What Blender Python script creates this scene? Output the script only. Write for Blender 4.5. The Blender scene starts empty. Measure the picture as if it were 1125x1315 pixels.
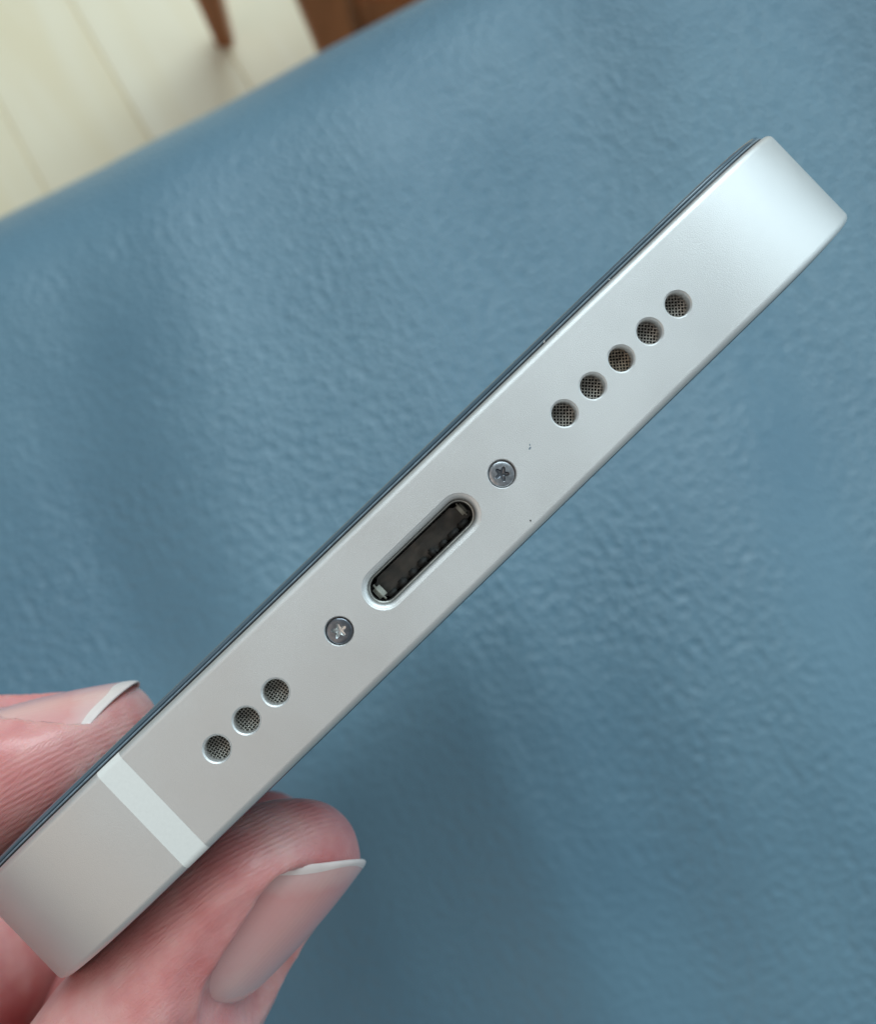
import bpy, bmesh, math, random
import numpy as np
from mathutils import Matrix, Vector, noise

random.seed(7)
rng = np.random.default_rng(7)
scn = bpy.context.scene
COL = scn.collection
R = math.radians

# ------------------------------------------------------------------ camera, world, lamps, exposure
cam_d = bpy.data.cameras.new('camera')
cam = bpy.data.objects.new('camera', cam_d); COL.objects.link(cam)
cam.location = (0, 0, 0.72)
cam.rotation_euler = (R(15), 0, 0)            # looks almost straight down on the seat
cam_d.sensor_fit = 'HORIZONTAL'; cam_d.sensor_width = 36
cam_d.angle = 2 * math.atan(562.5 / 1336.0)
cam_d.clip_start = 0.005; cam_d.clip_end = 50
cam_d.dof.use_dof = True
cam_d.dof.focus_distance = 0.0555
cam_d.dof.aperture_fstop = 58
scn.camera = cam

world = bpy.data.worlds.new('World'); scn.world = world
world.use_nodes = True
bg = world.node_tree.nodes['Background']
bg.inputs['Color'].default_value = (0.82, 0.94, 1.0, 1)
bg.inputs['Strength'].default_value = 0.27

def area(name, loc, target, size, power, color):
    d = bpy.data.lights.new(name, 'AREA'); d.shape = 'RECTANGLE'
    d.size, d.size_y = size; d.energy = power; d.color = color
    o = bpy.data.objects.new(name, d); COL.objects.link(o)
    o.location = loc
    o.rotation_euler = (Vector(target) - Vector(loc)).to_track_quat('-Z', 'Y').to_euler()
    return o
area('window_light', (0.22, 1.48, 2.2), (0, 0.1, 0.5), (1.5, 1.3), 42, (0.76, 0.93, 1.0))
area('side_window_light', (2.1, 0.75, 1.45), (0, 0.1, 0.5), (2.0, 1.6), 15, (0.66, 0.88, 1.0))
area('warm_fill_light', (-1.2, -0.9, 2.3), (0, 0.1, 0.5), (2.0, 2.0), 9, (1.0, 0.78, 0.62))  # added warm fill for the frame's left end, stands for no known lamp

vs = scn.view_settings
vs.view_transform = 'Standard'; vs.look = 'None'; vs.gamma = 1; vs.exposure = 0.0
vs.use_curve_mapping = False

# ------------------------------------------------------------------ helpers
def mesh_obj(name, verts, faces, mat=None, parent=None, smooth=True):
    me = bpy.data.meshes.new(name)
    me.from_pydata([tuple(v) for v in verts], [], faces)
    me.update()
    if smooth: me.polygons.foreach_set('use_smooth', [True] * len(me.polygons))
    o = bpy.data.objects.new(name, me); COL.objects.link(o)
    if mat: me.materials.append(mat)
    if parent: o.parent = parent
    return o

def empty(name, mat4=None):
    o = bpy.data.objects.new(name, None); COL.objects.link(o)
    o.empty_display_size = 0.01
    if mat4 is not None: o.matrix_world = mat4
    return o

def tag(o, label, cat, group=None):
    o['label'] = label; o['category'] = cat
    if group: o['group'] = group
    return o

def new_mat(name):
    m = bpy.data.materials.new(name); m.use_nodes = True
    nt = m.node_tree
    return m, nt, nt.nodes['Principled BSDF']

def node(nt, typ, **kw):
    n = nt.nodes.new(typ)
    for k, v in kw.items():
        if k in n.inputs: n.inputs[k].default_value = v
        else: setattr(n, k, v)
    return n

def ramp(nt, stops, src):
    n = nt.nodes.new('ShaderNodeValToRGB')
    cr = n.color_ramp
    while len(cr.elements) < len(stops): cr.elements.new(0.5)
    for e, (p, c) in zip(cr.elements, stops):
        e.position = p; e.color = c if len(c) == 4 else (*c, 1)
    nt.links.new(src, n.inputs['Fac'])
    return n

def math_n(nt, op, a, b=None, c=None):
    n = nt.nodes.new('ShaderNodeMath'); n.operation = op
    for i, v in enumerate((a, b, c)):
        if v is None: continue
        if isinstance(v, (int, float)): n.inputs[i].default_value = v
        else: nt.links.new(v, n.inputs[i])
    return n.outputs[0]

def flat_mat(name, color, rough=0.5, metallic=0.0, vary=0.12, scale=3000, bump=0.0, coat=0.0):
    m, nt, b = new_mat(name)
    tc = node(nt, 'ShaderNodeTexCoord')
    nz = node(nt, 'ShaderNodeTexNoise', Scale=scale, Detail=4.0)
    nt.links.new(tc.outputs['Object'], nz.inputs['Vector'])
    lo = tuple(c * (1 - vary) for c in color); hi = tuple(min(1, c * (1 + vary)) for c in color)
    r_ = ramp(nt, [(0.3, lo), (0.7, hi)], nz.outputs['Fac'])
    nt.links.new(r_.outputs['Color'], b.inputs['Base Color'])
    b.inputs['Roughness'].default_value = rough
    b.inputs['Metallic'].default_value = metallic
    b.inputs['Coat Weight'].default_value = coat
    if bump:
        bp = node(nt, 'ShaderNodeBump', Distance=bump, Strength=1.0)
        nt.links.new(nz.outputs['Fac'], bp.inputs['Height'])
        nt.links.new(bp.outputs['Normal'], b.inputs['Normal'])
    return m

# ------------------------------------------------------------------ materials
def mat_leather():
    m, nt, b = new_mat('blue_leather')
    L = nt.links.new
    tc = node(nt, 'ShaderNodeTexCoord')
    warp = node(nt, 'ShaderNodeTexNoise', Scale=220.0, Detail=2.0)
    L(tc.outputs['Object'], warp.inputs['Vector'])
    mixv = node(nt, 'ShaderNodeMix', data_type='VECTOR')
    mixv.inputs[0].default_value = 0.0022
    add = nt.nodes.new('ShaderNodeVectorMath'); add.operation = 'MULTIPLY_ADD'
    L(warp.outputs['Color'], add.inputs[0]); add.inputs[1].default_value = (0.0004, 0.0004, 0.0004)
    L(tc.outputs['Object'], add.inputs[2])
    v1 = node(nt, 'ShaderNodeTexVoronoi', voronoi_dimensions='2D', Scale=600.0, feature='SMOOTH_F1', Smoothness=0.4, Randomness=0.9)
    v2 = node(nt, 'ShaderNodeTexVoronoi', voronoi_dimensions='2D', Scale=1150.0, feature='F1')
    v3 = node(nt, 'ShaderNodeTexNoise', Scale=11.0, Detail=2.0)
    for v in (v1, v2): L(add.outputs[0], v.inputs['Vector'])
    L(tc.outputs['Object'], v3.inputs['Vector'])
    d2 = math_n(nt, 'POWER', v1.outputs['Distance'], 1.3)
    h = math_n(nt, 'MULTIPLY', d2, -1.6)
    h = math_n(nt, 'MULTIPLY_ADD', v2.outputs['Distance'], -0.12, h)
    # the hide is stretched smoother in places
    sx = node(nt, 'ShaderNodeSeparateXYZ'); L(tc.outputs['Object'], sx.inputs[0])
    st = math_n(nt, 'MULTIPLY_ADD', sx.outputs['X'], 2.6, 0.05)
    st = math_n(nt, 'MULTIPLY_ADD', v3.outputs['Fac'], 1.3, st)
    rs = ramp(nt, [(0.42, (0.22,) * 3), (0.95, (1.0,) * 3)], st)
    h = math_n(nt, 'MULTIPLY', h, rs.outputs['Color'])
    bp = node(nt, 'ShaderNodeBump', Distance=0.00044, Strength=0.9)
    L(h, bp.inputs['Height']); L(bp.outputs['Normal'], b.inputs['Normal'])
    cn = node(nt, 'ShaderNodeTexNoise', Scale=14.0, Detail=3.0)
    L(tc.outputs['Object'], cn.inputs['Vector'])
    rc = ramp(nt, [(0.3, (0.090, 0.181, 0.247)), (0.72, (0.124, 0.228, 0.294))], cn.outputs['Fac'])
    L(rc.outputs['Color'], b.inputs['Base Color'])
    b.inputs['Roughness'].default_value = 0.40
    b.inputs['Specular IOR Level'].default_value = 0.5
    b.inputs['Sheen Weight'].default_value = 0.08
    return m

def mat_alu():
    m, nt, b = new_mat('blasted_aluminium')
    L = nt.links.new
    tc = node(nt, 'ShaderNodeTexCoord')
    n1 = node(nt, 'ShaderNodeTexNoise', Scale=24000.0, Detail=2.0)
    n2 = node(nt, 'ShaderNodeTexNoise', Scale=120.0, Detail=3.0)
    for n in (n1, n2): L(tc.outputs['Object'], n.inputs['Vector'])
    bp = node(nt, 'ShaderNodeBump', Distance=0.000019, Strength=0.75)
    L(n1.outputs['Fac'], bp.inputs['Height']); L(bp.outputs['Normal'], b.inputs['Normal'])
    rc = ramp(nt, [(0.35, (0.76, 0.755, 0.74)), (0.65, (0.79, 0.785, 0.77))], n2.outputs['Fac'])
    L(rc.outputs['Color'], b.inputs['Base Color'])
    rr = ramp(nt, [(0.3, (0.49,) * 3), (0.7, (0.60,) * 3)], n2.outputs['Fac'])
    L(rr.outputs['Color'], b.inputs['Roughness'])
    b.inputs['Metallic'].default_value = 1.0
    return m

def mat_glass(name, color):
    m, nt, b = new_mat(name)
    b.inputs['Base Color'].default_value = color
    b.inputs['Roughness'].default_value = 0.06
    b.inputs['Specular IOR Level'].default_value = 0.55
    b.inputs['Coat Weight'].default_value = 0.5
    b.inputs['Coat Roughness'].default_value = 0.04
    return m

def mat_skin():
    m, nt, b = new_mat('skin')
    L = nt.links.new
    tc = node(nt, 'ShaderNodeTexCoord')
    n1 = node(nt, 'ShaderNodeTexNoise', Scale=110.0, Detail=4.0, Roughness=0.6)
    L(tc.outputs['Object'], n1.inputs['Vector'])
    rc = ramp(nt, [(0.33, (0.60, 0.17, 0.165)), (0.5, (0.72, 0.31, 0.295)), (0.66, (0.83, 0.50, 0.465))], n1.outputs['Fac'])
    L(rc.outputs['Color'], b.inputs['Base Color'])
    # papillary ridges that run parallel to the nail and wrap the finger tip
    ac = node(nt, 'ShaderNodeAttribute', attribute_name='ridge_coord')
    am = node(nt, 'ShaderNodeAttribute', attribute_name='ridge_mask')
    nw = node(nt, 'ShaderNodeTexNoise', Scale=170.0, Detail=1.0)
    L(tc.outputs['Object'], nw.inputs['Vector'])
    ph = math_n(nt, 'MULTIPLY_ADD', nw.outputs['Fac'], 0.8, ac.outputs['Fac'])
    ph = math_n(nt, 'MULTIPLY', ph, 2 * math.pi / 0.335)
    s = math_n(nt, 'SINE', ph)
    brk = node(nt, 'ShaderNodeTexNoise', Scale=1500.0, Detail=2.0)
    L(tc.outputs['Object'], brk.inputs['Vector'])
    bk = math_n(nt, 'MULTIPLY_ADD', brk.outputs['Fac'], 2.6, -0.75)
    s = math_n(nt, 'MULTIPLY', s, bk)
    s = math_n(nt, 'MULTIPLY', s, am.outputs['Fac'])
    vo = node(nt, 'ShaderNodeTexVoronoi', Scale=3300.0, feature='DISTANCE_TO_EDGE')
    L(tc.outputs['Object'], vo.inputs['Vector'])
    vs_ = math_n(nt, 'MINIMUM', vo.outputs['Distance'], 0.25)
    inv = math_n(nt, 'SUBTRACT', 1.15, am.outputs['Fac'])
    vs_ = math_n(nt, 'MULTIPLY', vs_, inv)
    h = math_n(nt, 'MULTIPLY_ADD', vs_, 0.8, math_n(nt, 'MULTIPLY', s, 0.36))
    for rot in (0.5, -0.55, 1.35):
        mp = node(nt, 'ShaderNodeMapping'); mp.inputs['Rotation'].default_value = (0.3, 0.2, rot)
        mp.inputs['Scale'].default_value = (420, 4200, 2600)
        L(tc.outputs['Object'], mp.inputs['Vector'])
        nc = node(nt, 'ShaderNodeTexNoise', Scale=1.0, Detail=1.0)
        L(mp.outputs[0], nc.inputs['Vector'])
        cr = math_n(nt, 'ABSOLUTE', math_n(nt, 'SUBTRACT', nc.outputs['Fac'], 0.5))
        cr = math_n(nt, 'MINIMUM', math_n(nt, 'MULTIPLY', cr, 9.0), 1.0)
        h = math_n(nt, 'MULTIPLY_ADD', cr, 0.16, h)
    nf = node(nt, 'ShaderNodeTexNoise', Scale=5200.0, Detail=3.0)
    L(tc.outputs['Object'], nf.inputs['Vector'])
    h = math_n(nt, 'MULTIPLY_ADD', nf.outputs['Fac'], 0.25, h)
    bp = node(nt, 'ShaderNodeBump', Distance=0.00005, Strength=0.7)
    L(h, bp.inputs['Height']); L(bp.outputs['Normal'], b.inputs['Normal'])
    b.inputs['Roughness'].default_value = 0.36
    b.inputs['Subsurface Weight'].default_value = 0.5
    b.inputs['Subsurface Radius'].default_value = (1.0, 0.33, 0.2)
    b.inputs['Subsurface Scale'].default_value = 0.0018
    return m

def mat_nail():
    m, nt, b = new_mat('finger_nail')
    L = nt.links.new
    tc = node(nt, 'ShaderNodeTexCoord')
    n1 = node(nt, 'ShaderNodeTexNoise', Scale=320.0, Detail=3.0)
    L(tc.outputs['Object'], n1.inputs['Vector'])
    al = node(nt, 'ShaderNodeAttribute', attribute_name='along')
    fa = math_n(nt, 'MULTIPLY_ADD', n1.outputs['Fac'], 0.35, math_n(nt, 'MULTIPLY_ADD', al.outputs['Fac'], 0.7, -0.1))
    rc = ramp(nt, [(0.0, (0.85, 0.58, 0.55)), (0.20, (0.81, 0.37, 0.35)), (0.55, (0.85, 0.46, 0.44)), (0.92, (0.87, 0.65, 0.62))], fa)
    L(rc.outputs['Color'], b.inputs['Base Color'])
    at = node(nt, 'ShaderNodeAttribute', attribute_name='across')
    w = math_n(nt, 'SINE', math_n(nt, 'MULTIPLY', at.outputs['Fac'], 17.0))
    w = math_n(nt, 'MULTIPLY_ADD', n1.outputs['Fac'], 1.4, w)
    bp = node(nt, 'ShaderNodeBump', Distance=0.000004, Strength=0.5)
    L(w, bp.inputs['Height']); L(bp.outputs['Normal'], b.inputs['Normal'])
    b.inputs['Roughness'].default_value = 0.24
    b.inputs['Coat Weight'].default_value = 0.12
    b.inputs['Coat Roughness'].default_value = 0.15
    b.inputs['Subsurface Weight'].default_value = 0.2
    b.inputs['Subsurface Radius'].default_value = (1.0, 0.5, 0.4)
    b.inputs['Subsurface Scale'].default_value = 0.001
    return m

def mat_wood(name, dark, light, axis_scale, rough=0.4):
    m, nt, b = new_mat(name)
    L = nt.links.new
    tc = node(nt, 'ShaderNodeTexCoord')
    mp = node(nt, 'ShaderNodeMapping'); mp.inputs['Scale'].default_value = axis_scale
    L(tc.outputs['Object'], mp.inputs['Vector'])
    oi = node(nt, 'ShaderNodeObjectInfo')
    ofs = nt.nodes.new('ShaderNodeVectorMath'); ofs.operation = 'MULTIPLY_ADD'
    comb = node(nt, 'ShaderNodeCombineXYZ')
    for i in range(3): L(oi.outputs['Random'], comb.inputs[i])
    L(comb.outputs[0], ofs.inputs[0]); ofs.inputs[1].default_value = (31, 17, 23); L(mp.outputs[0], ofs.inputs[2])
    n1 = node(nt, 'ShaderNodeTexNoise', Scale=1.0, Detail=6.0, Roughness=0.6, Distortion=0.6)
    L(ofs.outputs[0], n1.inputs['Vector'])
    mid = tuple((a + c) / 2 for a, c in zip(dark, light))
    f = math_n(nt, 'MULTIPLY_ADD', oi.outputs['Random'], 0.16, n1.outputs['Fac'])
    f = math_n(nt, 'SUBTRACT', f, 0.08)
    rc = ramp(nt, [(0.3, dark), (0.5, mid), (0.7, light)], f)
    L(rc.outputs['Color'], b.inputs['Base Color'])
    bp = node(nt, 'ShaderNodeBump', Distance=0.0004, Strength=0.4)
    L(n1.outputs['Fac'], bp.inputs['Height']); L(bp.outputs['Normal'], b.inputs['Normal'])
    b.inputs['Roughness'].default_value = rough
    return m

M_LEATHER = mat_leather()
M_ALU = mat_alu()
M_GLASS = mat_glass('display_glass', (0.012, 0.016, 0.022, 1))
M_GLASSEDGE = mat_glass('glass_edge_reflection_tint', (0.075, 0.12, 0.155, 1))  # blue reflection of the leather put into the base colour
M_SKIN = mat_skin()
M_NAIL = mat_nail()
M_FLOOR = mat_wood('pale_floor_wood', (0.88, 0.77, 0.54), (0.93, 0.85, 0.66), (3, 26, 26), 0.38)
M_JOINT = flat_mat('floor_joint', (0.82, 0.71, 0.50), 0.8, scale=40)
M_CHAIR = mat_wood('brown_chair_wood', (0.24, 0.074, 0.022), (0.55, 0.205, 0.072), (60, 60, 6), 0.32)
M_BAND = flat_mat('antenna_plastic', (0.83, 0.82, 0.78), 0.42, vary=0.02, scale=5000, bump=0.000004)
M_GASKET = flat_mat('black_gasket', (0.012, 0.014, 0.018), 0.45)
M_RIM = flat_mat('glass_carrier', (0.20, 0.26, 0.31), 0.3, vary=0.2, scale=2500)  # carrier lightened: reflected leather and sky are painted into its colour
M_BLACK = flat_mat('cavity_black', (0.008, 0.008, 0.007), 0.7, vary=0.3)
M_MESH = flat_mat('mesh_wire', (0.40, 0.38, 0.345), 0.38, metallic=1.0, vary=0.45, scale=900)
M_MESH2 = flat_mat('grimy_mesh_wire', (0.34, 0.285, 0.225), 0.45, metallic=0.9, vary=0.5, scale=1500)
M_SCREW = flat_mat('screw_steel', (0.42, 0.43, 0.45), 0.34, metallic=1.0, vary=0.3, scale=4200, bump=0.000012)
M_RECESS_LIT = flat_mat('lit_recess_steel', (0.72, 0.73, 0.72), 0.3, metallic=1.0, vary=0.15, scale=3000)  # light on the left screw's recess facets, painted as brighter steel
M_SCREW_SHADE = flat_mat('shaded_screw_steel', (0.20, 0.215, 0.24), 0.30, metallic=1.0, vary=0.25, scale=2600, bump=0.00002)  # same steel darkened: dark reflection and recess shade put into the colour
M_LINER = flat_mat('port_liner_steel', (0.45, 0.44, 0.41), 0.4, metallic=1.0, vary=0.2)
M_PORTFLOOR = flat_mat('port_floor_dust', (0.085, 0.077, 0.066), 0.38, vary=0.3, scale=700, bump=0.00003)
M_DETENT = flat_mat('port_detent', (0.46, 0.46, 0.40), 0.5, vary=0.2)
M_DUST = flat_mat('dust', (0.60, 0.60, 0.58), 0.9)
M_SOOT = flat_mat('dark_speck', (0.03, 0.03, 0.03), 0.9)
M_FREE = flat_mat('nail_free_edge', (0.82, 0.70, 0.66), 0.33, vary=0.06, scale=900)
M_BASE = flat_mat('sofa_base_fabric', (0.05, 0.06, 0.07), 0.9, scale=300)

# ------------------------------------------------------------------ floor with planks
fd = Vector((0.50, -0.866, 0)).normalized()              # direction the boards run
fang = math.atan2(fd.y, fd.x)
floor = mesh_obj('floor', [(-3, -2.5, 0), (3, -2.5, 0), (3, 3.5, 0), (-3, 3.5, 0)], [(0, 1, 2, 3)], M_JOINT)
floor['kind'] = 'structure'
PW = 0.0905
def plank_mesh(length):
    bm = bmesh.new()
    bmesh.ops.create_cube(bm, size=1)
    bmesh.ops.scale(bm, vec=(length - 0.0015, PW - 0.0014, 0.004), verts=bm.verts)
    bmesh.ops.bevel(bm, geom=[e for e in bm.edges if all(v.co.z > 0 for v in e.verts)], offset=0.0009, segments=1, affect='EDGES')
    me = bpy.data.meshes.new('plank'); bm.to_mesh(me); bm.free()
    me.materials.append(M_FLOOR)
    return me
PL = 1.9
pm = plank_mesh(PL)
fo = Vector((-0.2684, 0.5674, 0))                        # a point on one joint line
fn = Vector((-fd.y, fd.x, 0))
for i in range(-11, 12):
    off = (i * 0.37) % 0.5
    for k in (-1, 0, 1):
        c = fo + fn * (PW * (i + 0.5)) + fd * (k * PL + off - 0.25)
        o = bpy.data.objects.new('plank', pm); COL.objects.link(o)
        o.parent = floor
        o.location = (c.x, c.y, 0.0); o.rotation_euler = (0, 0, fang)

# ------------------------------------------------------------------ wooden chair beyond the sofa
def tapered_leg(foot, top, w0, w1, name='leg'):
    f, t = Vector(foot), Vector(top)
    vs_, fs = [], []
    n = 8
    prof = [(1, .75), (.75, 1), (-.75, 1), (-1, .75), (-1, -.75), (-.75, -1), (.75, -1), (1, -.75)]
    for i in range(n + 1):
        s = i / n; c = f.lerp(t, s); w = w0 + (w1 - w0) * s ** 0.8
        if i == 0: w *= 0.9
        for a, b_ in prof: vs_.append(c + Vector((a * w / 2, b_ * w / 2, 0)))
    m = len(prof)
    for i in range(n):
        for j in range(m):
            fs.append((i * m + j, i * m + (j + 1) % m, (i + 1) * m + (j + 1) % m, (i + 1) * m + j))
    fs.append(tuple(reversed(range(m)))); fs.append(tuple(n * m + j for j in range(m)))
    return mesh_obj(name, vs_, fs, M_CHAIR, chair, smooth=False)

def box_part(name, a, b_, w, h, mat, parent):
    a, b_ = Vector(a), Vector(b_); d = (b_ - a).normalized(); s = Vector((-d.y, d.x, 0)).normalized() * w / 2
    u = Vector((0, 0, h / 2))
    vs_ = [p + x * s + y * u for p in (a, b_) for x, y in ((1, 1), (-1, 1), (-1, -1), (1, -1))]
    return mesh_obj(name, vs_, [(3, 2, 1, 0), (4, 5, 6, 7), (0, 1, 5, 4), (1, 2, 6, 5), (2, 3, 7, 6), (3, 0, 4, 7)], mat, parent, smooth=False)

chair = empty('wooden_chair')
tag(chair, 'brown wooden chair on the pale floor beyond the sofa, only its legs in view', 'chair')
FL = 0.0021
legs = [((-0.173, 0.589, FL), (-0.195, 0.600, 0.44), 0.015, 0.040),
        ((-0.042, 0.475, FL), (-0.120, 0.525, 0.44), 0.022, 0.052),
        ((0.075, 0.800, FL), (0.060, 0.790, 0.44), 0.018, 0.045),
        ((0.200, 0.505, FL), (0.210, 0.520, 0.44), 0.022, 0.050)]
for a in legs: tapered_leg(*a)
tops = [Vector(l[1]) for l in legs]
for i, j in ((0, 1), (1, 3), (3, 2), (2, 0)):
    box_part('apron', tops[i] + Vector((0, 0, -0.03)), tops[j] + Vector((0, 0, -0.03)), 0.022, 0.055, M_CHAIR, chair)
box_part('stretcher', (-0.066, 0.494, 0.140), (0.203, 0.508, 0.140), 0.020, 0.048, M_CHAIR, chair)
box_part('stretcher', Vector(legs[0][0]).lerp(tops[0], 0.6), Vector(legs[2][0]).lerp(tops[2], 0.6), 0.018, 0.03, M_CHAIR, chair)
seat_c = sum(tops, Vector()) / 4
sv = []
for z in (0.44, 0.465):
    for i in (0, 1, 3, 2): q = tops[i] + (tops[i] - seat_c) * 0.12; sv.append((q.x, q.y, z))
mesh_obj('seat', sv, [(3, 2, 1, 0), (4, 5, 6, 7), (0, 1, 5, 4), (1, 2, 6, 5), (2, 3, 7, 6), (3, 0, 4, 7)], M_CHAIR, chair, smooth=False)

# ------------------------------------------------------------------ leather sofa seat
ex = Vector((0.844, 0.535, 0)).normalized(); qx = Vector((0.535, -0.844, 0)).normalized()
S0 = Vector((-0.0662, 0.1819, 0))                       # a point on the front edge of the seat
sofa = empty('leather_sofa', Matrix(((ex.x, qx.x, 0, S0.x), (ex.y, qx.y, 0, S0.y), (0, 0, 1, 0), (0, 0, 0, 1))))
tag(sofa, 'blue pebbled leather sofa seat filling the background under the phone', 'sofa')
EA, EB, QB, ZT, RR = -0.46, 0.62, 0.62, 0.500, 0.045
def axis_pts(a, b_, step, r):
    edge = [r * (1 - math.cos(t * math.pi / 2 / 9)) for t in range(9)]
    n = int((b_ - a - 2 * r) / step)
    return [a + e for e in edge] + [a + r + (b_ - a - 2 * r) * i / n for i in range(n + 1)] + [b_ - e for e in reversed(edge)]
es, qs = axis_pts(EA, EB, 0.0042, RR), axis_pts(0, QB, 0.0042, RR)
def leather_h(e, q):
    wx = ex.x * e + qx.x * q; wy = ex.y * e + qx.y * q
    h = 0.0068 * noise.noise(Vector((e * 8, q * 8, 2.4)))
    # long soft folds in the hide
    bend = 0.02 * noise.noise(Vector((wx * 6, wy * 6, 9)))
    h += 0.0042 * noise.noise(Vector(((wx + bend) * 30 + wy * 6, wy * 5, 1.7)))
    k = noise.noise(Vector(((wx + bend) * 24 + wy * 7 + 2, wy * 6, 7.7)))
    h -= 0.0012 * max(0, 1 - abs(k) * 5) * max(0, 0.5 + noise.noise(Vector((e * 8, q * 8, 2))))
    return h
sv, sf = [], []
ne, nq = len(es), len(qs)
for e in es:
    for q in qs:
        d = min(e - EA, EB - e); dq = min(q, QB - q)
        z = ZT
        for dd in (d, dq):
            if dd < RR: z -= RR - math.sqrt(max(0, RR * RR - (RR - dd) ** 2))
        wob = 0.0035 * noise.noise(Vector((e * 7, 5.5, 0))) if q < 0.2 else 0
        sv.append((e, q + wob * max(0, 1 - q / 0.2), z + leather_h(e, q) * min(1, max(0.25, min(d, dq) / 0.06))))
for i in range(ne - 1):
    for j in range(nq - 1):
        sf.append((i * nq + j, (i + 1) * nq + j, (i + 1) * nq + j + 1, i * nq + j + 1))
ring = [i * nq for i in range(ne)] + [(ne - 1) * nq + j for j in range(1, nq)] + [i * nq + nq - 1 for i in range(ne - 2, -1, -1)] + [j for j in range(nq - 2, 0, -1)]
b0 = len(sv)
for v in ring: sv.append((sv[v][0], sv[v][1], 0.29))
for k in range(len(ring)):
    k2 = (k + 1) % len(ring)
    sf.append((ring[k2], ring[k], b0 + k, b0 + k2))
sf.append(tuple(b0 + k for k in range(len(ring))))
mesh_obj('seat_cushion', sv, sf, M_LEATHER, sofa)
# plinth and feet that carry the cushion
def local_box(name, lo, hi, mat, parent):
    (x0, y0, z0), (x1, y1, z1) = lo, hi
    v = [(x, y, z) for z in (z0, z1) for x, y in ((x0, y0), (x1, y0), (x1, y1), (x0, y1))]
    return mesh_obj(name, v, [(3, 2, 1, 0), (4, 5, 6, 7), (0, 1, 5, 4), (1, 2, 6, 5), (2, 3, 7, 6), (3, 0, 4, 7)], mat, parent, smooth=False)
local_box('base', (EA + .03, .03, .12), (EB - .03, QB - .03, .289), M_BASE, sofa)
for x in (EA + .06, EB - .10):
    for y in (.06, QB - .10):
        local_box('foot', (x, y, .0021), (x + .04, y + .04, .119), M_CHAIR, sofa)

# ------------------------------------------------------------------ smartphone
# local frame in millimetres: X across the phone, Y towards the screen, Z out of the bottom edge
PH = Matrix(((0.7199, -0.6934, 0.0314, -0.0009), (0.6804, 0.6960, -0.2294, 0.0122),
             (0.1372, 0.1865, 0.9728, 0.6663), (0, 0, 0, 1)))
PH3 = PH.to_3x3(); q_ = PH3.to_quaternion(); q_.normalize()
PHM = Matrix.Translation(PH.translation) @ q_.to_matrix().to_4x4()
phone = empty('smartphone', PHM)
tag(phone, 'silver aluminium smartphone held bottom edge up, showing its charging port and speaker holes', 'smartphone')
MM = 0.001
XO = 0.32
HW, LEN, CA, CP = 33.0, 131.5, 12.5, 2.6                # half width, length, corner extent, corner power
HT, FR = 3.45, 0.40                                     # half thickness of the frame, edge fillet

def outline(inset=0.0, nseg=22):
    """closed squircle-cornered outline in (X, Z); bottom edge at Z=0, body to Z=-LEN"""
    quarter = []
    for i in range(nseg + 1):
        t = math.pi / 2 * i / nseg
        quarter.append((CA * math.sin(t) ** (2 / CP), CA * math.cos(t) ** (2 / CP)))
    pts = []
    cx, z0, z1 = HW - CA, -CA, -LEN + CA
    pts += [(cx + a, z0 + b_) for a, b_ in quarter]
    pts += [(cx + a, z1 - b_) for a, b_ in reversed(quarter)]
    pts += [(-cx - a, z1 - b_) for a, b_ in quarter]
    pts += [(-cx - a, z0 + b_) for a, b_ in reversed(quarter)]
    out, n = [], len(pts)
    for i in range(n):
        a, b_ = pts[i - 1], pts[(i + 1) % n]
        tx, tz = b_[0] - a[0], b_[1] - a[1]; l = math.hypot(tx, tz)
        nx, nz = -tz / l, tx / l
        x, z = pts[i]
        # exact normals on the straight runs
        if i in (0, n - 1): nx, nz = 0.0, 1.0
        # outward normal check
        if nx * x + nz * (z + LEN / 2) < 0: nx, nz = -nx, -nz
        out.append((x - nx * inset + XO, z - nz * inset))
    return out

def slab(name, layers, mat, parent=phone):
    """layers: list of (inset, y); closed solid between the first and the last"""
    vs_, fs = [], []
    n = None
    for inset, y in layers:
        o = outline(inset); n = len(o)
        vs_ += [(x * MM, y * MM, z * MM) for x, z in o]
    for k in range(len(layers) - 1):
        for i in range(n):
            j = (i + 1) % n
            fs.append((k * n + i, k * n + j, (k + 1) * n + j, (k + 1) * n + i))
    fs.append(tuple(reversed(range(n)))); fs.append(tuple((len(layers) - 1) * n + i for i in range(n)))
    o = mesh_obj(name, vs_, fs, mat, parent)
    bm = bmesh.new(); bm.from_mesh(o.data); bmesh.ops.recalc_face_normals(bm, faces=bm.faces); bm.to_mesh(o.data); bm.free()
    return o

fil = []
for k in range(7):
    t = math.pi / 2 * k / 6
    fil.append((FR * (1 - math.sin(t)), HT - FR * (1 - math.cos(t)) * 1.0))
# fil[0] is the flat front (inset FR, y HT); fil[-1] the flat side (inset 0, y HT-FR)
layers = [(a, -y) for a, y in fil] + [(a, y) for a, y in reversed(fil)]
frame = slab('frame', layers, M_ALU)

def stadium(hl, hw, n=14):
    pts = []
    for k in range(n + 1):
        t = -math.pi / 2 + math.pi * k / n; pts.append((hl - hw + hw * math.cos(t), hw * math.sin(t)))
    for k in range(n + 1):
        t = math.pi / 2 + math.pi * k / n; pts.append((-(hl - hw) + hw * math.cos(t), hw * math.sin(t)))
    return pts
def circle(r, n=40): return [(r * math.cos(2 * math.pi * k / n), r * math.sin(2 * math.pi * k / n)) for k in range(n)]

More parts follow.
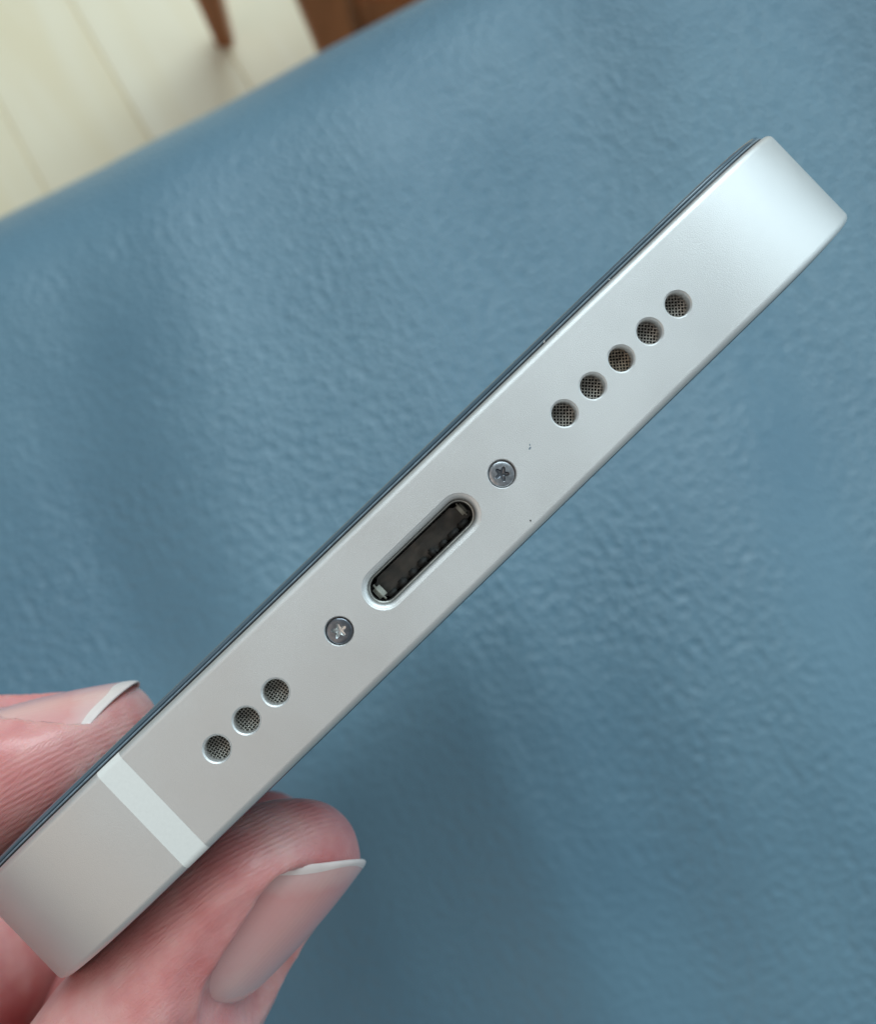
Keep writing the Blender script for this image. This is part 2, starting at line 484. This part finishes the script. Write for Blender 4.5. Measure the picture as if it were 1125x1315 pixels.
cv, cf = [], []
def add_cutter(rings):
    """rings: list of (list of (x,y), z), top to bottom"""
    b = len(cv); n = len(rings[0][0])
    for pts, z in rings: cv.extend((x * MM, y * MM, z * MM) for x, y in pts)
    for k in range(len(rings) - 1):
        for i in range(n):
            j = (i + 1) % n
            cf.append((b + k * n + i, b + (k + 1) * n + i, b + (k + 1) * n + j, b + k * n + j))
    cf.append(tuple(b + i for i in range(n))); cf.append(tuple(b + (len(rings) - 1) * n + i for i in reversed(range(n))))
SPK = [10.62 + 2.13 * k for k in range(5)]
MIC = [-10.58 - 2.11 * k for k in range(3)]
SCR = [5.98, -5.98]
HOLE_R = 0.68
for x in SPK + MIC:
    rr = [(HOLE_R + 0.13, 0.05), (HOLE_R + 0.105, -0.002), (HOLE_R + 0.04, -0.03), (HOLE_R, -0.08), (HOLE_R, -1.6)]
    add_cutter([([(x + a, b_) for a, b_ in circle(r)], z) for r, z in rr])
for x in SCR:
    rr = [(0.83, 0.05), (0.80, -0.002), (0.76, -0.03), (0.745, -0.07), (0.745, -0.5)]
    add_cutter([([(x + a, b_) for a, b_ in circle(r)], z) for r, z in rr])
PX = 0.05
pr = []
for k in range(7):
    t = math.pi / 2 * k / 6
    pr.append((0.32 * (1 - math.sin(t)), -0.002 - 0.32 * (1 - math.cos(t))))
pr = [(0.37, 0.05)] + pr + [(0, -6.4)]
add_cutter([([(PX + a, b_) for a, b_ in stadium(3.64 + off, 0.86 + off)], z) for off, z in pr])
cut = mesh_obj('cutter', cv, cf, None, None, smooth=True)
bm = bmesh.new(); bm.from_mesh(cut.data); bmesh.ops.recalc_face_normals(bm, faces=bm.faces); bm.to_mesh(cut.data); bm.free()
mo = frame.modifiers.new('cut', 'BOOLEAN'); mo.object = cut; mo.operation = 'DIFFERENCE'; mo.solver = 'EXACT'
cut.matrix_world = PHM
bpy.context.view_layer.update()
dg = bpy.context.evaluated_depsgraph_get()
nm = bpy.data.meshes.new_from_object(frame.evaluated_get(dg))
frame.modifiers.clear(); frame.data = nm; nm.name = 'frame'
bpy.data.objects.remove(cut)
nm.materials.clear(); nm.materials.append(M_ALU)
nm.polygons.foreach_set('use_smooth', [True] * len(nm.polygons))
nm.set_sharp_from_angle(angle=R(50))
wn = frame.modifiers.new('wn', 'WEIGHTED_NORMAL'); wn.mode = 'FACE_AREA'; wn.weight = 100; wn.keep_sharp = True

# front glass stack: gasket, carrier line, glass with rolled edge; back glass
slab('gasket', [(0.55, HT - 0.05), (0.53, HT + 0.10), (0.60, HT + 0.11)], M_GASKET)
slab('glass_carrier', [(0.55, HT + 0.08), (0.50, HT + 0.13), (0.54, HT + 0.19), (0.8, HT + 0.195)], M_RIM)
gl = [(0.80, HT + 0.18), (0.64, HT + 0.22), (0.58, HT + 0.28), (0.61, HT + 0.36), (0.70, HT + 0.43), (0.85, HT + 0.475)]
slab('front_glass', gl, M_GLASSEDGE)
slab('display', [(0.86, HT + 0.46), (0.88, HT + 0.48), (1.2, HT + 0.49)], M_GLASS)
slab('back_glass', [(1.4, -HT - 0.10), (0.95, -HT - 0.09), (0.80, -HT - 0.05), (0.75, -HT + 0.03)], M_GLASS)

# antenna band: follows the frame's profile, a hair proud of it
def band(x0, x1, lift, mat):
    pts = [p for p in outline(0, 60) if x0 < p[0] < x1 and p[1] > -5]
    def z_at(x):
        if x - XO > -(HW - CA): return 0.0
        u_ = (-(x - XO) - (HW - CA)) / CA
        return CA * (1 - u_ ** CP) ** (1 / CP) - CA
    xs = np.linspace(x0, x1, 8); vs_, fs = [], []
    for x in xs:
        for a, y in layers: vs_.append((x * MM, (y + math.copysign(lift, y) * (a / FR)) * MM, (z_at(x) - a + lift * (1 - a / FR)) * MM))
    m = len(layers)
    for i in range(len(xs) - 1):
        for j in range(m - 1): fs.append((i * m + j, (i + 1) * m + j, (i + 1) * m + j + 1, i * m + j + 1))
    o = mesh_obj('antenna_band', vs_, fs, mat, phone)
    return o
bo = band(-20.22, -18.66, 0.006, M_BAND)
bm = bmesh.new(); bm.from_mesh(bo.data); bmesh.ops.recalc_face_normals(bm, faces=bm.faces)
if sum((f.normal.z for f in bm.faces)) < 0: bmesh.ops.reverse_faces(bm, faces=bm.faces)
bm.to_mesh(bo.data); bm.free()

# woven metal mesh behind each hole
def woven_mesh(angle, r=HOLE_R - 0.004, pitch=0.185, wire=0.042):
    vs_, fs = [], []
    ca, sa = math.cos(angle), math.sin(angle)
    n = int(r / pitch) + 1
    for dr in (0, 1):
        for i in range(-n, n + 1):
            c = i * pitch + 0.03
            if abs(c) >= r - 0.02: continue
            hl = math.sqrt(r * r - c * c)
            seg = max(4, int(hl * 2 / pitch * 4)); b = len(vs_)
            for s in range(seg + 1):
                t = -hl + 2 * hl * s / seg
                z = 0.028 * math.cos(math.pi * (t - 0.03) / pitch) * (1 if (i + dr) % 2 else -1)
                for k in range(5):
                    w = wire * math.cos(2 * math.pi * k / 5); zz = wire * math.sin(2 * math.pi * k / 5)
                    x, y = (t, c + w) if dr == 0 else (c + w, t)
                    vs_.append(((x * ca - y * sa) * MM, (x * sa + y * ca) * MM, (z + zz) * MM))
            for s in range(seg):
                for k in range(5):
                    fs.append((b + s * 5 + k, b + s * 5 + (k + 1) % 5, b + (s + 1) * 5 + (k + 1) % 5, b + (s + 1) * 5 + k))
    return vs_, fs
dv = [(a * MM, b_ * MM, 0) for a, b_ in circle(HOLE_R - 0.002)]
for x, nme, ang in [(x, 'speaker_mesh', -0.72) for x in SPK] + [(x, 'microphone_mesh', 0.25) for x in MIC]:
    v, f = woven_mesh(ang + random.uniform(-.15, .15), pitch=0.172 if nme[0] == 's' else 0.155, wire=0.037)
    o = mesh_obj(nme, v, f, M_MESH2 if x == SPK[2] else M_MESH, phone); o.location = (x * MM, 0, -0.82 * MM)
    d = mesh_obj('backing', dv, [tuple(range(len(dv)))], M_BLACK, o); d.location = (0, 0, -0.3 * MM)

# pentalobe screws
def screw(x, rot, tilt, mat, mat2):
    prof = [(0.70, -0.40), (0.70, -0.06), (0.675, -0.025), (0.62, 0.0), (0.5, 0.012)]
    n = 60; vs_, fs = [], []
    rings = []
    for r, z in prof: rings.append([(r * math.cos(2 * math.pi * k / n), r * math.sin(2 * math.pi * k / n), z) for k in range(n)])
    def lobe(k, s): 
        t = 2 * math.pi * k / n; rr = s * (0.31 + 0.10 * math.cos(5 * t)); return rr * math.cos(t), rr * math.sin(t)
    for s, z in ((1.06, 0.015), (1.0, 0.0), (0.96, -0.14), (0.90, -0.32), (0.25, -0.36)): rings.append([(*lobe(k, s), z) for k in range(n)])
    for rg in rings: vs_ += [(a * MM, b_ * MM, c * MM) for a, b_, c in rg]
    for i in range(len(rings) - 1):
        for k in range(n): fs.append((i * n + k, i * n + (k + 1) % n, (i + 1) * n + (k + 1) % n, (i + 1) * n + k))
    fs.append(tuple((len(rings) - 1) * n + k for k in range(n)))
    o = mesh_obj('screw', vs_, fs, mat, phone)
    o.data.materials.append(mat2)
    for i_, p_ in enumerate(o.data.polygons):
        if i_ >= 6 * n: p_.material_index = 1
    o.data.set_sharp_from_angle(angle=R(35))
    o.location = (x * MM, 0, -0.075 * MM); o.rotation_euler = (tilt[0], tilt[1], rot)
screw(SCR[0], 0.5, (0.02, 0.03), M_SCREW, M_SCREW_SHADE); screw(SCR[1], 1.1, (-0.05, 0.03), M_SCREW_SHADE, M_RECESS_LIT)

# charging port interior
def shell(name, hl, hw, z0, z1, mat, parent, th=0.0):
    p = stadium(hl, hw); n = len(p); vs_ = []; fs = []
    rings = [(0, z0), (0, z1)] if not th else [(th, z1), (th, z0 - 0.03), (th * .6, z0), (0, z0 - 0.02), (0, z1)]
    for off, z in rings:
        vs_ += [(a * MM, b_ * MM, z * MM) for a, b_ in stadium(hl - off, hw - off)]
    for k in range(len(rings) - 1):
        for i in range(n): fs.append((k * n + i, k * n + (i + 1) % n, (k + 1) * n + (i + 1) % n, (k + 1) * n + i))
    return mesh_obj(name, vs_, fs, mat, parent)
port = shell('charging_port', 3.625, 0.845, -0.62, -6.3, M_LINER, phone, th=0.10)
port.location = (PX * MM, 0, 0)
sh = shell('cavity', 3.51, 0.73, -0.95, -6.2, M_BLACK, port, th=0.03)
p = stadium(3.43, 0.66); fl_v, fl_f = [], []
# uneven lint-covered floor
gx, gy = 40, 10
for i in range(gx + 1):
    for j in range(gy + 1):
        x = -3.42 + 6.84 * i / gx; y = -0.62 + 1.24 * j / gy
        if abs(x) > 2.8: y *= 0.75
        fl_v.append((x * MM, y * MM, (-1.75 + 0.10 * noise.noise(Vector((x * 1.6, y * 2.2, 3))) + 0.04 * noise.noise(Vector((x * 5, y * 5, 1)))) * MM))
for i in range(gx):
    for j in range(gy): fl_f.append((i * (gy + 1) + j, (i + 1) * (gy + 1) + j, (i + 1) * (gy + 1) + j + 1, i * (gy + 1) + j + 1))
mesh_obj('lint_bed', fl_v, fl_f, M_PORTFLOOR, port)
def rounded_block(name, c, s, mat, parent, bev=0.25):
    bm = bmesh.new(); bmesh.ops.create_cube(bm, size=1)
    bmesh.ops.scale(bm, vec=[a * MM for a in s], verts=bm.verts)
    bmesh.ops.bevel(bm, geom=bm.edges[:], offset=min(s) * bev * MM, segments=2, affect='EDGES')
    me = bpy.data.meshes.new(name); bm.to_mesh(me); bm.free(); me.materials.append(mat)
    me.polygons.foreach_set('use_smooth', [True] * len(me.polygons))
    o = bpy.data.objects.new(name, me); COL.objects.link(o); o.parent = parent
    o.location = [a * MM for a in c]
    return o
for k in range(8):
    rounded_block('contact', (-2.65 + 0.76 * k, -0.50 + 0.04 * random.uniform(-1, 1), -1.55), (0.42 + 0.35 * random.random(), 0.30 + 0.22 * random.random(), 1.2), M_BLACK, port)
rounded_block('detent', (-3.13, -0.02, -1.35), (0.50, 1.02, 0.9), M_DETENT, port, 0.4)
rounded_block('detent', (3.16, 0.12, -1.75), (0.34, 0.85, 0.9), M_DETENT, port, 0.4)

# dust caught along the glass edge and on the metal
def speck(loc, s, mat):
    bm = bmesh.new(); bmesh.ops.create_icosphere(bm, subdivisions=1, radius=1)
    for v in bm.verts: v.co *= random.uniform(0.7, 1.2)
    bmesh.ops.scale(bm, vec=[a * MM for a in s], verts=bm.verts)
    me = bpy.data.meshes.new('dust_speck'); bm.to_mesh(me); bm.free(); me.materials.append(mat)
    o = bpy.data.objects.new('dust_speck', me); COL.objects.link(o); o.parent = phone
    o.location = [a * MM for a in loc]; o.rotation_euler = (0, 0, random.uniform(0, 3))
speck((12.6, 3.53, -0.36), (0.10, 0.05, 0.05), M_DUST)
speck((17.5, 3.52, -0.36), (0.07, 0.04, 0.04), M_DUST)
speck((8.0, -0.05, 0.004), (0.11, 0.05, 0.006), M_RIM)
speck((8.12, 0.08, 0.004), (0.04, 0.07, 0.006), M_RIM)
speck((5.35, -2.83, 0.006), (0.06, 0.045, 0.02), M_SOOT)

# ------------------------------------------------------------------ hand (phone millimetres)
def V(*a): return np.array(a, float)
def norm(a): return a / np.linalg.norm(a)

def catmull(P, n):
    P = np.asarray(P, float); m = len(P)
    ext = np.vstack([2 * P[0] - P[1], P, 2 * P[-1] - P[-2]])
    out = []
    for i in range(m - 1):
        p0, p1, p2, p3 = ext[i:i + 4]
        for k in range(n):
            t = k / n
            out.append(0.5 * ((2 * p1) + (-p0 + p2) * t + (2 * p0 - 5 * p1 + 4 * p2 - p3) * t * t + (-p0 + 3 * p1 - 3 * p2 + p3) * t ** 3))
    out.append(P[-1]); return np.array(out)

def digit(ctrl, dorsal, tip_len, nring=9, nseg=36, pw=2.25):
    """ctrl rows: x y z halfwidth dorsal_half palmar_half, tip first. Returns closed loft."""
    C = catmull(ctrl, nring)
    pos = C[:, :3]; tan = np.gradient(pos, axis=0); tan /= np.linalg.norm(tan, axis=1)[:, None]
    arc = np.concatenate([[0], np.cumsum(np.linalg.norm(np.diff(pos, axis=0), axis=1))])
    # extra rings close to the tip for a round end
    sN = np.concatenate([tip_len * (1 - np.cos(np.linspace(0, np.pi / 2, 12)))[:-1] + 0.0, np.linspace(tip_len, arc[-1], len(arc))])
    Ci = np.array([np.interp(sN, arc, C[:, k]) for k in range(6)]).T
    Ti = np.array([np.interp(sN, arc, tan[:, k]) for k in range(3)]).T
    vs_, fs = [], []
    for i, s in enumerate(sN):
        T = norm(-Ti[i]); D = norm(dorsal - T * (dorsal @ T)); Lr = np.cross(T, D)
        k = 1.0
        if s < tip_len: k = max(0.02, (1 - (1 - s / tip_len) ** 2.2) ** (1 / 2.2))
        if i == len(sN) - 1: k = 0.6
        w, hd, hp = Ci[i, 3:]
        for j in range(nseg):
            t = 2 * math.pi * j / nseg; c, sn = math.cos(t), math.sin(t)
            x = math.copysign(abs(c) ** (2 / pw), c) * w * k
            y = math.copysign(abs(sn) ** (2 / pw), sn) * (hd if sn > 0 else hp) * k
            vs_.append(Ci[i, :3] + Lr * x + D * y)
    n = len(sN)
    for i in range(n - 1):
        for j in range(nseg):
            fs.append((i * nseg + j, i * nseg + (j + 1) % nseg, (i + 1) * nseg + (j + 1) % nseg, (i + 1) * nseg + j))
    fs.append(tuple(reversed(range(nseg)))); fs.append(tuple((n - 1) * nseg + j for j in range(nseg)))
    return vs_, fs

HV, HF = [], []
def add_solid(vf):
    b = len(HV); HV.extend(vf[0]); HF.extend(tuple(b + i for i in f) for f in vf[1])
def blob(c, r, n=20):
    vs_, fs = [], []
    for i in range(n + 1):
        th = math.pi * i / n
        for j in range(2 * n):
            a = math.pi * j / n
            vs_.append(V(c[0] + r[0] * math.sin(th) * math.cos(a), c[1] + r[1] * math.sin(th) * math.sin(a), c[2] + r[2] * math.cos(th)))
    for i in range(n):
        for j in range(2 * n):
            fs.append((i * 2 * n + j, i * 2 * n + (j + 1) % (2 * n), (i + 1) * 2 * n + (j + 1) % (2 * n), (i + 1) * 2 * n + j))
    return vs_, fs

# thumb on the screen
TH_D = norm(V(0.56, 0.82, -0.02))
thumb = [(-19.4, 3.7, -11.5, 6.8, 3.6, 4.4), (-23.6, 6.1, -11.5, 8.0, 4.6, 5.2), (-29.0, 9.4, -11.2, 8.6, 5.6, 6.2), (-37.0, 14.2, -10.8, 8.9, 6.4, 7.0),
         (-46.0, 19.0, -10.6, 9.4, 7.4, 7.6), (-60.0, 22.0, -13.0, 9.2, 7.2, 7.4), (-76.0, 21.0, -18.0, 10.5, 8.5, 8.8), (-98.0, 10.0, -28.0, 13.0, 10.0, 11.0)]
add_solid(digit(thumb, TH_D, 6.5))
# index finger under the back
IX_D = norm(V(0.05, -0.90, 0.44))
index = [(-14.7, -8.1, -9.6, 5.6, 3.3, 3.4), (-18.2, -8.3, -9.7, 6.9, 4.1, 4.3), (-23.6, -8.6, -9.9, 7.6, 4.7, 5.0), (-30.0, -9.6, -10.0, 7.9, 5.3, 5.6),
         (-38.0, -11.6, -10.2, 8.1, 6.0, 5.9), (-50.0, -17.5, -11.0, 8.2, 6.3, 6.2), (-62.0, -23.0, -12.5, 8.8, 7.2, 6.8), (-80.0, -22.0, -16.0, 9.2, 8.0, 7.6), (-102.0, -16.0, -22.0, 10.5, 9.0, 9.0)]
add_solid(digit(index, IX_D, 6.0))
# middle, ring and little finger further along the back of the phone
for dz, tx, k in ((-26.5, -20.3, 0.98), (-44.0, -31.0, 0.95), (-60.0, -38.0, 0.82)):
    c = [(tx, -7.6, dz, 5.6 * k, 3.6 * k, 3.8 * k), (tx - 4.5, -8.2, dz, 7.0 * k, 4.6 * k, 4.6 * k), (tx - 17, -10.4, dz, 7.9 * k, 5.6 * k, 5.8 * k), (tx - 31, -18.0, dz, 8.4 * k, 6.4 * k, 6.3 * k),
         (tx - 44, -24.5, dz, 8.8 * k, 7.2 * k, 6.8 * k), (tx - 60, -23.0, dz * .98, 9.0 * k, 7.6 * k, 7.4 * k), (-100, -15.0, dz * .9 - 2, 10.5, 9.0, 9.0)]
    add_solid(digit(c, norm(V(0.05, -1, 0.05)), 6.0))
# palm, heel, wrist and a stub of forearm
add_solid(blob((-76, 1, -54), (27, 13, 33)))
add_solid(blob((-66, 5, -22), (15, 13, 17)))
add_solid(blob((-88, -2, -34), (27, 15, 31)))
add_solid(blob((-110, -6, -40), (30, 17, 36)))
add_solid(digit([(-95, -6, -40, 30, 12, 13), (-120, -7, -42, 34, 13, 14), (-145, -9, -44, 29, 14, 15), (-165, -11, -46, 26, 17, 17), (-200, -15, -50, 28, 21, 21)], norm(V(0, -1, 0.05)), 20, nseg=48))
ho = mesh_obj('hand_raw', [v * MM for v in HV], HF, None, None)
rm = ho.modifiers.new('r', 'REMESH'); rm.mode = 'VOXEL'; rm.voxel_size = 0.00042
bpy.context.view_layer.update()
hm = bpy.data.meshes.new_from_object(ho.evaluated_get(bpy.context.evaluated_depsgraph_get()))
bpy.data.objects.remove(ho)
nv = len(hm.vertices)
co = np.empty(nv * 3); hm.vertices.foreach_get('co', co); co = co.reshape(-1, 3) / MM
ed = np.empty(len(hm.edges) * 2, dtype=np.int64); hm.edges.foreach_get('vertices', ed); ed = ed.reshape(-1, 2)
deg = np.bincount(ed.ravel(), minlength=nv).astype(float)[:, None]
def smooth(c, it, fac=0.5, w=None):
    for _ in range(it):
        acc = np.zeros_like(c)
        for a in range(3):
            acc[:, a] = np.bincount(ed[:, 0], c[ed[:, 1], a], nv) + np.bincount(ed[:, 1], c[ed[:, 0], a], nv)
        d = acc / np.maximum(deg, 1) - c
        c = c + fac * (d if w is None else d * w[:, None])
    return c
co = smooth(co, 6)
# extra smoothing where digits meet the palm
wpalm = np.clip((-52 - co[:, 0]) / 20, 0, 1)
co = smooth(co, 60, 0.6, wpalm)

# nails ---------------------------------------------------------------
class NailFrame:
    def __init__(s, tip, axis, dorsal, length, halfw, h0, slope, rad, over, free):
        s.o = V(*tip); s.A = norm(axis); s.D = norm(dorsal - s.A * (dorsal @ s.A)); s.L = np.cross(s.A, s.D)
        s.len, s.hw, s.h0, s.slope, s.rad, s.over, s.free = length, halfw, h0, slope, rad, over, free
    def loc(s, p):
        q = p - s.o; return -(q @ s.A), q @ s.L, q @ s.D          # distance back from the tip, lateral, dorsal
    def height(s, b, t):
        return s.h0 + s.slope * b - 0.010 * (b - 5) ** 2 - (s.rad - np.sqrt(np.maximum(s.rad ** 2 - t * t, 0.5)))
    def half(s, b):                                              # narrows a little to the base, rounded
        k = np.clip((b - (s.len - 3.0)) / 3.0, 0, 1)
        return s.hw * (1 - 0.10 * np.clip(b / s.len, 0, 1)) * np.sqrt(1 - 0.55 * k ** 2)
    def pt(s, b, t, dh=0.0):
        return s.o - s.A * b + s.L * t + s.D * (s.height(b, t) + dh)
t_ax = V(*thumb[0][:3]) - V(*thumb[2][:3]); i_ax = V(*index[0][:3]) - V(*index[2][:3])
TN = NailFrame(thumb[0][:3], t_ax, TH_D, 12.5, 5.6, 3.0, 0.03, 9.5, 2.8, lambda u: 0.7 + 2.0 * u * u)
IN = NailFrame(index[0][:3], i_ax, IX_D, 12.6, 5.3, 3.35, 0.06, 6.2, 4.4, lambda u: 0.8 + 3.0 * u * u)

ridge = np.zeros(nv); mask = np.zeros(nv)
for N, other in ((TN, IN), (IN, TN)):
    b, t, d = N.loc(co)
    side = (co[:, 1] > 0) if N is TN else ((co[:, 1] <= 0) & (co[:, 2] > -18.2))
    near = side & (b > -4) & (b < 30) & (np.abs(t) < 11) & (np.abs(d) < 11)
    hw = N.half(b); hN = N.height(b, np.clip(t, -N.hw, N.hw))
    dor = near & (d > 0.2)
    out_l = np.abs(t) - hw; out_p = b - N.len
    db = np.where(out_p > 0, np.hypot(np.maximum(out_l, 0), out_p), out_l)
    fe = N.free(np.clip(t / np.maximum(hw, 0.1), -1, 1))
    inside = dor & (db <= 0.15) & (b > fe - 0.6)
    dd = np.zeros(nv)
    dd[inside] = (np.minimum(hN[inside] - 0.22, d[inside] + 0.3) - d[inside]) * np.clip((b[inside] - fe[inside] + 0.6) / 0.8, 0, 1)
    # groove wall and raised fold
    o_ = dor & (db > 0.15) & (db < 4.5) & (b > N.over - 1.0)
    x = db[o_]
    edge_h = N.height(b[o_], np.clip(t[o_], -hw[o_], hw[o_]))
    wgt = np.clip((b[o_] - N.over + 1.0) / 2.5, 0, 1)
    target = edge_h + 0.46 * np.exp(-((x - 0.8) / 0.7) ** 2) - 0.12 * x
    cur = d[o_]
    bl = np.exp(-(x / 2.2) ** 2) * wgt
    dd[o_] = (target - cur) * bl
    dd[o_] *= np.clip(cur / 1.5, 0, 1)
    dd[o_] = np.clip(dd[o_], -0.7, 0.7)
    dd = np.clip(dd, -2.2, 2.0)
    co = co + dd[:, None] * N.D
    b, t, d = N.loc(co)
    m_ = near & (np.abs(t) < 10)
    m2 = np.clip((12.5 - b) / 6, 0, 1) * np.clip((N.h0 * 0.60 - d) / 1.2, 0, 1) * m_
    ridge = np.where(m_, d + 0.10 * b + 0.012 * b * b, ridge); mask = np.maximum(mask, m2)
wt = np.clip((13 - np.abs(co[:, 0] + 22)) / 4, 0, 1)
co = smooth(co, 3, 0.4)

# flesh pressed flat against the phone
def clamp_phone(c):
    x, y, z = c.T
    over = (x > -HW - 0.1) & (x < HW + 0.2) & (z < 0.05) & (z > -LEN - 0.3)
    # plan distance inside the phone's left edge/corner
    top, bot = HT + 0.53, -HT - 0.20
    mid = (top + bot) / 2
    y2 = y.copy()
    up = over & (y > -1.5) & (y < top); y2[up] = top
    dn = over & (y <= -1.5) & (y > bot); y2[dn] = bot
    c = c.copy(); c[:, 1] = y2
    return c
co = clamp_phone(co); co = smooth(co, 2, 0.5, (np.abs(co[:, 0] + 25) < 12).astype(float)); co = clamp_phone(co)

hm.vertices.foreach_set('co', (co * MM).ravel())
for nme, arr in (('ridge_coord', ridge), ('ridge_mask', mask)):
    a = hm.attributes.new(nme, 'FLOAT', 'POINT'); a.data.foreach_set('value', arr.astype(np.float32))
hm.materials.clear(); hm.materials.append(M_SKIN)
hm.polygons.foreach_set('use_smooth', [True] * len(hm.polygons)); hm.update()
hand = bpy.data.objects.new('hand', hm); COL.objects.link(hand); hand.matrix_world = PHM
tag(hand, 'bare hand pinching the lower left corner of the phone between thumb and fingers', 'hand')

def nail_plate(N, parent, name, b0, b1, mat, thick, edge_fn=None, nb=30, nt=26, lift=0.0):
    """solid plate from b0 (towards the tip, negative = past the flesh) back to b1"""
    vs_, acr, alo, fs = [], [], [], []
    for lay in (0, 1):
        for i in range(nb + 1):
            for j in range(nt + 1):
                u_ = -1 + 2 * j / nt
                s0 = edge_fn(u_) if edge_fn else b0
                b = s0 + (b1 - s0) * i / nb
                t = u_ * N.half(b)
                if b > N.len - 1.5: pass
                rim = abs(u_) ** 8
                pk = max(0.0, (b - (N.len - 2.0)) / 2.3)
                h = lift - (thick if lay else 0) - 0.34 * abs(u_) ** 6 - 0.36 * pk * pk
                vs_.append(N.pt(b, t, h) * MM); acr.append(t); alo.append(i / nb)
    m = nt + 1; L1 = (nb + 1) * m
    for i in range(nb):
        for j in range(nt):
            a = i * m + j
            fs.append((a, a + 1, a + m + 1, a + m)); fs.append((L1 + a, L1 + a + m, L1 + a + m + 1, L1 + a + 1))
    for i in range(nb):
        for j in (0, nt):
            a = i * m + j; q = (a, a + m, L1 + a + m, L1 + a); fs.append(q if j == 0 else q[::-1])
    for j in range(nt):
        for i in (0, nb):
            a = i * m + j; q = (a, L1 + a, L1 + a + 1, a + 1); fs.append(q if i == 0 else q[::-1])
    o = mesh_obj(name, vs_, fs, mat, parent)
    bm = bmesh.new(); bm.from_mesh(o.data); bmesh.ops.recalc_face_normals(bm, faces=bm.faces); bm.to_mesh(o.data); bm.free()
    o.data.set_sharp_from_angle(angle=R(50))
    a = o.data.attributes.new('across', 'FLOAT', 'POINT'); a.data.foreach_set('value', np.array(acr, np.float32))
    a = o.data.attributes.new('along', 'FLOAT', 'POINT'); a.data.foreach_set('value', np.array(alo, np.float32))
    return o
def make_nail(N, free_fn, bed_fn, name, label):
    nl = nail_plate(N, hand, name, 0, N.len + 0.3, M_NAIL, 0.20, bed_fn)
    nl['label'] = label
    # the white free edge that grows past the flesh
    vs_ = nail_plate(N, nl, 'free_edge', 0, 0, M_FREE, 0.34, None, nb=10)
    me = vs_.data; k = 0
    c = np.empty(len(me.vertices) * 3); me.vertices.foreach_get('co', c); c = c.reshape(-1, 3)
    nb, nt = 10, 26
    for lay in (0, 1):
        for i in range(nb + 1):
            for j in range(nt + 1):
                u_ = -1 + 2 * j / nt
                s0, s1 = free_fn(u_), bed_fn(u_) + 0.02
                b = s0 + (s1 - s0) * i / nb
                t = u_ * N.half(max(b, 0)) * (1 + 0.0 * b)
                c[k] = N.pt(b, t, (0.003 if lay == 0 else -0.17) - 0.16 * abs(u_) ** 6 - (0.10 * (1 - i / nb) ** 4 if lay == 0 else 0)) * MM; k += 1
    me.vertices.foreach_set('co', c.ravel()); me.update()
    return nl
make_nail(TN, TN.free, lambda u: 1.6 + 1.4 * u * u + 0.10 * math.sin(9 * u), 'thumb_nail', 'pale pink thumb nail with a long white edge')
make_nail(IN, IN.free, lambda u: 1.15 + 3.2 * u * u + 0.08 * math.sin(7 * u), 'finger_nail', 'mauve pink index nail with a thin white edge')
